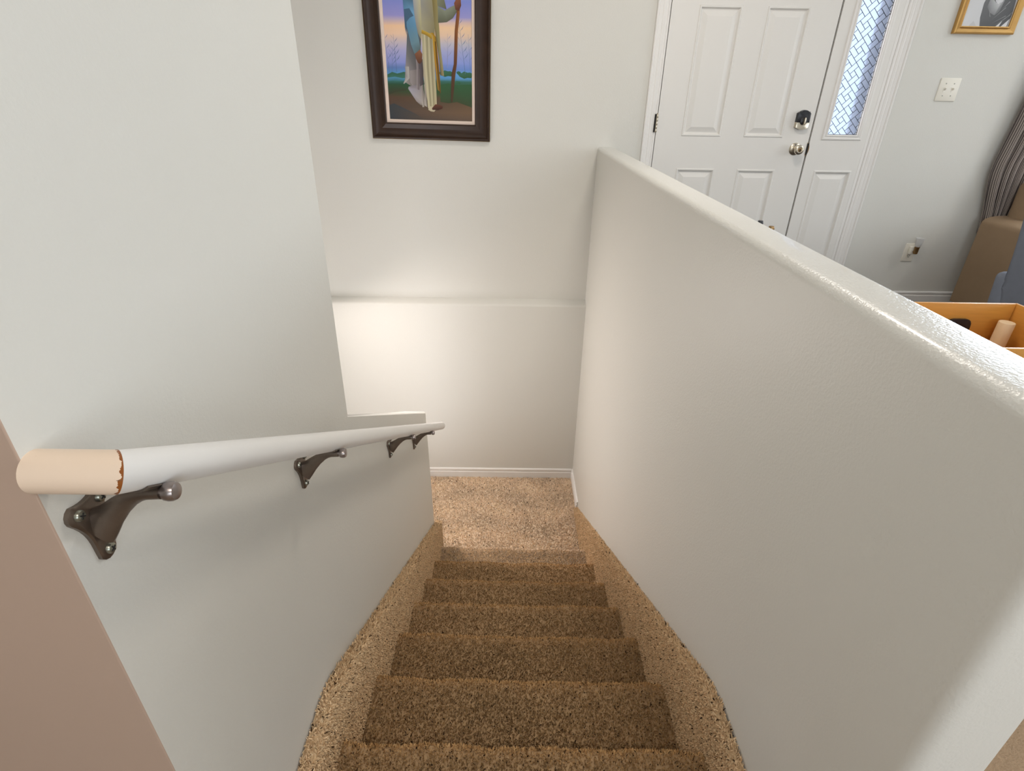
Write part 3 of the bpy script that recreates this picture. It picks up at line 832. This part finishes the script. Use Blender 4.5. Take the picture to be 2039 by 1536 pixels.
# sash with hanging tails
P.strip(Q([(430, 930), (500, 905), (545, 880)]), Q([(425, 895), (490, 872), (545, 838)]), [(192, 158, 60)]*3, [(150, 116, 34)]*3)
P.strip(Q([(520, 900), (550, 880), (560, 700), (570, 560), (590, 330)]), Q([(560, 905), (590, 860), (610, 640), (625, 420), (628, 300)]), [(196, 156, 50), (188, 146, 44), (176, 130, 36), (166, 122, 36), (140, 108, 40)], [(150, 112, 30), (140, 102, 26), (150, 108, 32), (130, 96, 34), (120, 96, 46)])
P.strip(Q([(575, 820), (592, 560), (615, 290)]), Q([(586, 820), (606, 560), (626, 290)]), [(86, 62, 22)]*3, [(96, 70, 26)]*3)
# right edge of the cloak
P.strip(Q([(560, 1230), (575, 1010), (590, 840), (620, 640), (630, 480)]), Q([(630, 1230), (628, 1010), (640, 760), (660, 600), (672, 475)]), [(120, 106, 60), (128, 116, 74), (100, 94, 62), (116, 108, 74), (90, 82, 58)], [(160, 146, 92), (150, 140, 96), (150, 142, 102), (160, 150, 108), (156, 142, 102)])
# cloak over the chest, blue sleeve, hand
P.strip(Q([(330, 1230), (345, 1060), (380, 900)]), Q([(430, 1230), (430, 1000), (420, 830)]), [(150, 156, 170), (140, 142, 150), (120, 122, 118)], [(190, 184, 150), (176, 168, 128), (150, 142, 106)])
P.strip(Q([(232, 1230), (236, 1110), (262, 950), (300, 780), (335, 690)]), Q([(345, 1230), (352, 1090), (370, 960), (395, 830), (410, 735)]), [(74, 108, 134), (92, 138, 172), (88, 130, 158), (100, 132, 146), (92, 118, 124)], [(66, 92, 110), (110, 156, 190), (96, 140, 170), (110, 140, 150), (90, 106, 106)])
P.poly(Q([(238, 1120), (300, 1130), (345, 1060), (300, 1040), (262, 1000), (255, 870), (240, 950)]), (70, 98, 122))
P.poly(Q([(338, 690), (400, 735), (425, 690), (418, 620), (395, 590), (372, 600), (350, 640)]), [(120, 78, 56), (140, 92, 64), (120, 76, 54), (96, 60, 44), (86, 54, 40), (90, 58, 42), (104, 66, 48)])
# far arm, hand and staff
P.strip(Q([(620, 1160), (700, 1120), (780, 1160), (830, 1180)]), Q([(620, 1000), (720, 1010), (790, 1050), (835, 1110)]), [(132, 138, 120)]*4, [(96, 98, 80)]*4)
P.strip(Q([(838, 1230), (832, 1100), (808, 930), (798, 740), (790, 600), (762, 500), (752, 340), (745, 200)]), Q([(872, 1230), (868, 1090), (844, 920), (834, 730), (826, 600), (806, 490), (786, 330), (766, 200)]), [(96, 56, 30), (112, 66, 34), (120, 70, 36), (104, 62, 34), (90, 56, 34), (84, 54, 34), (78, 54, 38), (70, 54, 40)], [(140, 88, 48), (150, 96, 50), (146, 92, 48), (120, 76, 42), (104, 66, 38), (92, 60, 36), (78, 56, 38), (74, 58, 42)])
P.poly(Q([(806, 1190), (830, 1230), (880, 1235), (885, 1170), (862, 1120), (820, 1130)]), [(120, 72, 50), (140, 86, 60), (130, 80, 56), (104, 62, 44), (92, 54, 38), (100, 58, 42)])
# shoulders, neck, hooded head (above the photographed part)
P.strip(Q([(330, 1230), (322, 1330), (372, 1408), (430, 1440)]), Q([(640, 1230), (640, 1330), (590, 1408), (540, 1440)]), [(78, 108, 132), (92, 124, 150), (100, 130, 152), (96, 112, 124)], [(150, 140, 96), (160, 150, 108), (150, 142, 108), (120, 110, 90)])
P.strip(Q([(232, 1228), (262, 1330), (330, 1390)]), Q([(345, 1228), (380, 1300), (420, 1400)]), [(74, 108, 134), (84, 120, 148), (92, 124, 148)], [(66, 92, 110), (90, 124, 148), (96, 124, 144)])
P.strip(Q([(620, 1160), (610, 1290), (570, 1390)]), Q([(720, 1130), (690, 1250), (620, 1360)]), [(120, 124, 104), (140, 140, 112), (140, 132, 100)], [(96, 98, 80), (120, 120, 96), (130, 124, 96)])
bush(490, 1520, 170, 230, (92, 66, 46), (74, 52, 38), 20)
bush(505, 1500, 104, 150, (176, 128, 98), (150, 104, 78), 18)
# shoe
P.poly(Q([(515, 130), (560, 175), (620, 165), (648, 150), (640, 128), (590, 112), (520, 112)]), [(96, 58, 42), (104, 62, 44), (110, 66, 46), (90, 54, 40), (70, 42, 34), (60, 38, 30), (66, 42, 34)])
P.build('canvas', m_paint, pt_)

# ------------------------------------------------------------------ small gilt portrait
GW, GH = .331, .43
gp = thing('framed_portrait', 'small gold framed grey portrait drawing on the wall by the door', 'picture', (2.5585, D, 1.557))
bm = B(); ring_frame(bm, -GW/2+.036, GW/2-.036, .036, GH-.036, [(0, -.004), (0, -.014), (.005, -.016), (.009, -.013), (.013, -.016), (.028, -.024), (.033, -.022), (.036, -.016), (.036, -.001)])
obj('frame', bm, m_gold, gp, angle=18)
for z in (.0295, GH-.0295):
  bm = B()
  for k in range(34):
    x = -GW/2+.036+(GW-.072)*(k+.5)/34
    lathe(bm, [(.0003, -.0035), (.0026, -.002), (.0034, 0), (.0026, .002), (.0003, .0035)], (x, -.016, z), (0, 0, 1), n=6)
  obj('beading', bm, m_gold, gp)
G = Paint(1); W2 = GW/2-.034
def g(px, py): return (-W2+2*W2*px/100., .034+2*W2*py/100.)
def GG(l): return [g(*a) for a in l]
hgt = (GH-.068)/(2*W2)*100
def gry(v): return (v, v, v+1)
G.strip(GG([(0, 0), (0, hgt)]), GG([(100, 0), (100, hgt)]), [gry(206), gry(212)], [gry(190), gry(204)])
G.poly(GG([(16, 0), (24, 10), (34, 0)]), gry(190))
G.strip(GG([(40, 0), (35, 16), (33, 40), (40, 70), (50, 100)]), GG([(96, 0), (98, 20), (96, 45), (90, 80), (75, 110)]), [gry(84), gry(96), gry(104), gry(110), gry(120)], [gry(70), gry(74), gry(80), gry(90), gry(100)])
G.strip(GG([(42, 34), (52, 24), (62, 20), (70, 26)]), GG([(44, 52), (56, 42), (66, 40), (74, 52)]), [gry(110), gry(124), gry(120), gry(100)], [gry(160), gry(176), gry(190), gry(150)])
G.strip(GG([(55, 44), (62, 39), (70, 43)]), GG([(56, 56), (64, 54), (72, 58)]), [gry(196), gry(206), gry(190)], [gry(186), gry(200), gry(190)])
for (x0, y0, x1, y1, v) in ((62, 6, 86, 20, 120), (70, 2, 94, 22, 132), (60, 12, 80, 34, 130), (48, 30, 54, 18, 150), (74, 30, 84, 44, 140), (80, 6, 96, 26, 110)):
    G.poly(GG([(x0, y0), (x1, y1), (x1+1.6, y1-1)]), gry(v))
for (a, b_, c_) in (((72, 0), (83, 11), (79, 0)), ((83, 0), (97, 15), (95, 0))): G.poly(GG([a, b_, c_]), gry(206))
G.build('drawing', m_print, gp)

# ------------------------------------------------------------------ switch plate, outlet, night light
sw = thing('light_switch', 'ivory double toggle switch plate on the wall beside the door', 'switch', (2.4825, D, 1.29))
bm = B(); box(bm, -.058, .058, -.006, 0, -.0585, .0585, bev=.004, seg=2, sel=lambda c_, d: c_.y < -.003)
obj('plate', bm, m_plate, sw)
for x in (-.023, .023):
    bm = B(); box(bm, x-.0055, x+.0055, -.0072, -.005, -.0125, .0125)
    tg = obj('toggle', bm, m_plate, sw, smooth=False)
    b2 = B(); prism(b2, [(-.006, -.005), (-.017, .006), (-.017, .011), (-.006, .005)], 'x', x-.0042, x+.0042, bev=.001)
    obj('lever', b2, m_plate, tg)
    for z in (-.0305, .0305):
        bm = B(); lathe(bm, [(.0033, 0), (.003, .0012), (0, .0016)], (x, -.006, z), (0, -1, 0), n=12)
        obj('screw', bm, m_steel, sw)
out = thing('wall_outlet', 'white duplex outlet low on the wall behind the plugged-in night light', 'outlet', (2.592, D, .364))
bm = B(); box(bm, -.0355, .0355, -.006, 0, -.058, .058, bev=.004, seg=2, sel=lambda c_, d: c_.y < -.003)
obj('plate', bm, m_plate, out)
for z in (-.0195, .0195):
    bm = B(); pts = [(.0165*math.cos(t), z+max(-.0125, min(.0125, .0165*math.sin(t)))) for t in np.linspace(0, 2*PI, 24, endpoint=False)]
    prism(bm, pts, 'y', -.0085, -.005)
    rc = obj('receptacle', bm, m_plate, out, angle=20)
    bm = B(); box(bm, -.0075, -.0055, -.0092, -.008, z-.004, z+.005); box(bm, .0055, .0075, -.0092, -.008, z-.003, z+.004); lathe(bm, [(.0028, 0), (.0028, .0008)], (0, -.0083, z-.0085), (0, -1, 0), n=10)
    obj('socket_slot', bm, m_slot, rc, smooth=False)
nl = thing('night_light', 'brass night light with a frosted shade plugged into the outlet', 'night light', (2.592, D-.009, .376))
bm = B(); box(bm, -.016, .016, -.022, 0, -.018, .030, bev=.004)
obj('plug_body', bm, m_plate, nl)
bm = B(); lathe(bm, [(.010, -.016), (.013, -.012), (.0135, .022), (.0155, .025), (.0155, .028), (.012, .030)], (.010, -.036, .005), (0, 0, 1), n=20)
tube(bm, [(.004, -.02, .0), (.008, -.03, .0)], .005, n=8)
obj('base', bm, m_brass, nl)
bm = B(); lathe(bm, [(.012, .028), (.017, .038), (.0205, .058), (.023, .078), (.024, .084), (.022, .084), (.019, .060), (.014, .038), (.010, .032)], (.010, -.036, .005), (0, 0, 1), n=24)
obj('shade', bm, m_shade, nl)

# double hook on the living-room face of the half wall
hk = thing('coat_hook', 'small dark metal double hook peeking over the far edge of half wall', 'hook', (XR+TH, 1.415, .911))
bm = B(); box(bm, 0, .004, -.05, .05, -.03, .012, bev=.0015)
obj('plate', bm, m_bronze, hk)
for y, m_ in ((-.034, m_brass), (.034, m_black)):
    bm = B(); tube(bm, [(.003, y, -.012), (.018, y, -.012), (.028, y, 0), (.030, y, .020), (.030, y, .030), (.030, y, .037)], [.004, .004, .004, .0045, .008, .006], n=10)
    obj('prong', bm, m_, hk)

# ------------------------------------------------------------------ living room furniture
def cushion(bm, x0, x1, y0, y1, z0, z1, bev, seg=4):
    box(bm, x0, x1, y0, y1, z0, z1, bev=bev, seg=seg)
sofa = thing('sofa', 'tan microfibre sofa standing under the window against the front wall', 'sofa', (3.838, 2.95, FZ))
so = Vector((3.90, 2.95, FZ))   # mesh-space origin of the sofa
def sobj(name, bm, m, root, o0, **k):
    bmesh.ops.translate(bm, verts=bm.verts[:], vec=-o0); return obj(name, bm, m, root, **k)
def arm_bm(x0, x1):
    bm = B()
    pr = [(x0, .075), (x1, .075), (x1, .57)]+[((x0+x1)/2+(x1-x0)/2*math.cos(t), .575+.045*math.sin(t)**.8) for t in np.linspace(.12, PI-.12, 9)]+[(x0, .57)]
    prism(bm, pr, 'y', 2.50, 3.432, bev=.02, seg=3, sel=lambda c_, d: c_.y < 2.53)
    return bm
sobj('arm', arm_bm(2.965, 3.21), m_sofa, sofa, so, angle=50); sobj('arm', arm_bm(4.72, 4.965), m_sofa, sofa, so, angle=50)
bm = B(); cushion(bm, 3.21, 4.72, 2.54, 3.42, .075, .30, .02); sobj('base', bm, m_sofa, sofa, so)
bm = B(); prism(bm, [(3.18, .10), (3.41, .10), (3.425, .80), (3.39, .835), (3.32, .83), (3.26, .78)], 'x', 3.085, 4.84, bev=.03, seg=4)
sobj('backrest', bm, m_sofa, sofa, so, angle=50)
for x in (3.215, 3.97):
    bm = B(); cushion(bm, x, x+.745, 2.54, 3.24, .30, .47, .045); sobj('seat_cushion', bm, m_sofa, sofa, so)
for x in (3.0, 4.88):
    for y in (2.56, 3.36):
        bm = B(); tube(bm, [(x+.03, y, FZ), (x+.03, y, .085)], [.018, .028], n=12); sobj('leg', bm, m_legs, sofa, so)

# curtain with striped cloth
def stripe_mat():
    m, nt, b = new_mat('striped_cloth'); N = nt.nodes; L_ = nt.links
    set_in(b, Roughness=.9)
    uv = N.new('ShaderNodeUVMap'); uv.uv_map = 'UVMap'
    sx_ = N.new('ShaderNodeSeparateXYZ'); L_.new(uv.outputs['UV'], sx_.inputs[0])
    mu = N.new('ShaderNodeMath'); mu.operation = 'MULTIPLY'; mu.inputs[1].default_value = 1/.0135
    L_.new(sx_.outputs['X'], mu.inputs[0])
    fr = N.new('ShaderNodeMath'); fr.operation = 'FRACT'; L_.new(mu.outputs[0], fr.inputs[0])
    rp = N.new('ShaderNodeValToRGB'); rp.color_ramp.interpolation = 'CONSTANT'
    e = rp.color_ramp.elements; e[0].color = (*lin(94, 86, 82), 1); e[1].position = .52; e[1].color = (*lin(214, 202, 192), 1)
    x = e.new(.66); x.color = (*lin(128, 116, 108), 1); x = e.new(.8); x.color = (*lin(206, 194, 184), 1); x = e.new(.9); x.color = (*lin(94, 86, 82), 1)
    L_.new(fr.outputs[0], rp.inputs['Fac']); L_.new(rp.outputs['Color'], b.inputs['Base Color'])
    return m
def curtain(x0t, x1t, x0m, x1m, x0b, x1b, zt, zm, zb):
    me = bpy.data.meshes.new('curtain'); nu, nv = 150, 36; V = []; UV = []
    wtot = 1.1
    for j in range(nv+1):
        t = j/nv; z = zt+(zb-zt)*t
        if z > zm: k = (zt-z)/(zt-zm); a = x0t+(x0m-x0t)*k**1.6; b_ = x1t+(x1m-x1t)*k**1.6
        else: k = (zm-z)/(zm-zb); k = k*k*(3-2*k); a = x0m+(x0b-x0m)*k; b_ = x1m+(x1b-x1m)*k
        for i in range(nu+1):
            u = i/nu
            x = a+(b_-a)*u; amp = .026
            y = D-.055+amp*math.sin(u*2*PI*6+.6*math.sin(3*t))*(.7+.3*math.sin(u*9))+.006*math.sin(u*40)
            V.append((x, y, z)); UV.append((u*wtot, z))
    F = [[j*(nu+1)+i, j*(nu+1)+i+1, (j+1)*(nu+1)+i+1, (j+1)*(nu+1)+i] for j in range(nv) for i in range(nu)]
    me.from_pydata(V, [], F); ul = me.uv_layers.new(name='UVMap')
    for l in me.loops: ul.data[l.index].uv = UV[l.vertex_index]
    me.polygons.foreach_set('use_smooth', [True]*len(me.polygons))
    o = link('curtain', me, stripe_mat())
    md = o.modifiers.new('thickness', 'SOLIDIFY'); md.thickness = .003
    return o
tag(curtain(2.98, 3.36, 2.875, 3.16, 2.945, 3.12, 2.36, .90, .50), 'grey striped curtain gathered behind the tan sofa at the window edge', 'curtain')
rod = thing('curtain_rod', 'curtain rod above the living room window', 'curtain rod', (3.9, D-.055, 2.38))
bm = B(); tube(bm, [(-1.0, 0, 0), (1.0, 0, 0)], .010, n=12); obj('rod', bm, m_bronze, rod)
for x in (-.95, .95):
    bm = B(); tube(bm, [(x, 0, 0), (x, .055, 0)], .006, n=8); obj('rod_bracket', bm, m_bronze, rod)

# blue-grey armchair, its back towards the stairs
ch = thing('armchair', 'blue grey fabric armchair in front of the tan sofa', 'armchair', (2.53, 2.03, FZ)); co = Vector((2.53, 2.03, FZ))
bm = B(); prism(bm, [(2.215, .16), (2.34, .16), (2.33, .80), (2.29, .88), (2.22, .89), (2.19, .84), (2.20, .5)], 'y', 1.72, 2.345, bev=.025, seg=4)
for v in bm.verts:      # the back widens towards its top
    v.co.y += (v.co.z-.45)*.16*(1 if v.co.y > 2.03 else -1)
sobj('backrest', bm, m_chair, ch, co, angle=50)
for y0 in (1.64, 2.325):
    bm = B(); cushion(bm, 2.20, 2.86, y0, y0+.095, .14, .56, .03)
    for v in bm.verts:
        if v.co.y > 2.03: v.co.y += (v.co.z-.5)*.12
        else: v.co.y -= (v.co.z-.5)*.12
    sobj('armrest', bm, m_chair, ch, co)
bm = B(); cushion(bm, 2.28, 2.86, 1.74, 2.32, .14, .30, .02); sobj('base', bm, m_chair, ch, co)
bm = B(); cushion(bm, 2.32, 2.88, 1.75, 2.31, .30, .43, .04); sobj('seat_cushion', bm, m_chair, ch, co)
for x in (2.27, 2.82):
    for y in (1.70, 2.36):
        bm = B(); tube(bm, [(x, y, FZ), (x, y, .15)], [.012, .02], n=12); sobj('leg', bm, m_legs, ch, co)

# console table behind the half wall with the bamboo box
tb = thing('console_table', 'narrow wooden table behind the half wall under the bamboo box', 'table', (1.28, 1.46, FZ)); to = Vector((1.28, 1.46, FZ))
bm = B(); cushion(bm, .98, 1.72, 1.20, 1.74, .455, .485, .005, 2); sobj('tabletop', bm, m_tableside, tb, to)
for x in (1.01, 1.67):
    for y in (1.23, 1.70):
        bm = B(); box(bm, x-.02, x+.02, y-.02, y+.02, FZ, .455); sobj('leg', bm, m_tableside, tb, to, smooth=False)
bx_ = thing('bamboo_box', 'open bamboo tray box just behind the half wall', 'box', (1.41, 1.52, .485)); bo = Vector((1.41, 1.52, .485))
bx0, bx1, by0, by1, bz0, bz1 = 1.10, 1.664, 1.325, 1.700, .485, .65
for nm, a in (('side_panel', (bx0, bx0+.010, by0, by1, bz0, bz1)), ('side_panel', (bx1-.010, bx1, by0, by1, bz0, bz1)), ('long_panel', (bx0+.010, bx1-.010, by0, by0+.010, bz0, bz1)), ('long_panel', (bx0+.010, bx1-.010, by1-.010, by1, bz0, bz1)), ('bottom_panel', (bx0+.010, bx1-.010, by0+.010, by1-.010, bz0, bz0+.008))):
    bm = B(); box(bm, *a, bev=.0015, seg=2); sobj(nm, bm, m_bamboo, bx_, bo)
bm = B(); lathe(bm, [(.0215, 0), (.0225, .001), (.0225, .108), (.0215, .110)], (1.607, 1.645, .4935), (0, 0, 1), n=32)
o = obj('wooden_peg', bm, m_peg); tag(o, 'pale wooden cylinder standing in the corner of the bamboo box', 'wooden cylinder')
bm = B()
pts = [(1.40+.035*math.cos(t)*1.0+(.012 if math.cos(t) > 0 else -.012), .566+.062*math.sin(t)) for t in np.linspace(0, 2*PI, 32, endpoint=False)]
def sq(t, a, b_, n_): c_, s_ = math.cos(t), math.sin(t); return (math.copysign(abs(c_)**(2/n_), c_)*a, math.copysign(abs(s_)**(2/n_), s_)*b_)
pts = [(1.485+sq(t, .04, .0525, 5)[0], .546+sq(t, .04, .0525, 5)[1]) for t in np.linspace(0, 2*PI, 40, endpoint=False)]
prism(bm, pts, 'y', 1.679, 1.688, bev=.002)
o = obj('phone', bm, m_black); tag(o, 'dark rounded handheld device leaning upright inside the bamboo box', 'phone')

# ------------------------------------------------------------------ light
w = bpy.data.worlds.new('sky'); S.world = w; w.use_nodes = True
bg = w.node_tree.nodes['Background']; bg.inputs['Color'].default_value = (.97, .965, 1, 1); bg.inputs['Strength'].default_value = 4.6
def area(name, loc, direction, sx_, sy_, power, color):
    l = bpy.data.lights.new(name, 'AREA'); l.shape = 'RECTANGLE'; l.size = sx_; l.size_y = sy_; l.energy = power; l.color = color
    o = bpy.data.objects.new(name, l); COL.objects.link(o); o.location = loc
    o.rotation_euler = Vector(direction).to_track_quat('-Z', 'Y').to_euler(); return o
area('window_daylight', ((WX0+WX1)/2, D+.05, (WZ0+WZ1)/2), (0, -1, -.1), 1.45, 1.3, 74, (.70, .84, 1))
area('east_window_daylight', (5.55, .2, 1.4), (-1, 0, -.05), 2.2, 1.3, 44, (.86, .93, 1))
area('rear_window_daylight', (1.0, -2.95, 1.5), (0, 1, -.05), 2.6, 1.3, 48, (.80, .90, 1))
area('foyer_ceiling_lamp', (.8, 2.0, 2.56), (0, .05, -1), .4, .4, 18, (1, .93, .85))
area('living_ceiling_lamp', (4.3, 2.5, 2.56), (0, 0, -1), .25, .25, 12, (1, .93, .85))
area('hall_ceiling_lamp', (0, -.9, 2.56), (0, .3, -1), .35, .35, 15, (1, .93, .85))
area('stairwell_window_daylight', (-1.47, 3.08, .2), (1, -.55, -.8), .5, .9, 24, (1, .90, .86)).data.spread = math.radians(126)

S.view_settings.view_transform = 'Standard'; S.view_settings.look = 'None'; S.view_settings.gamma = 1; S.view_settings.use_curve_mapping = False
S.view_settings.exposure = .2
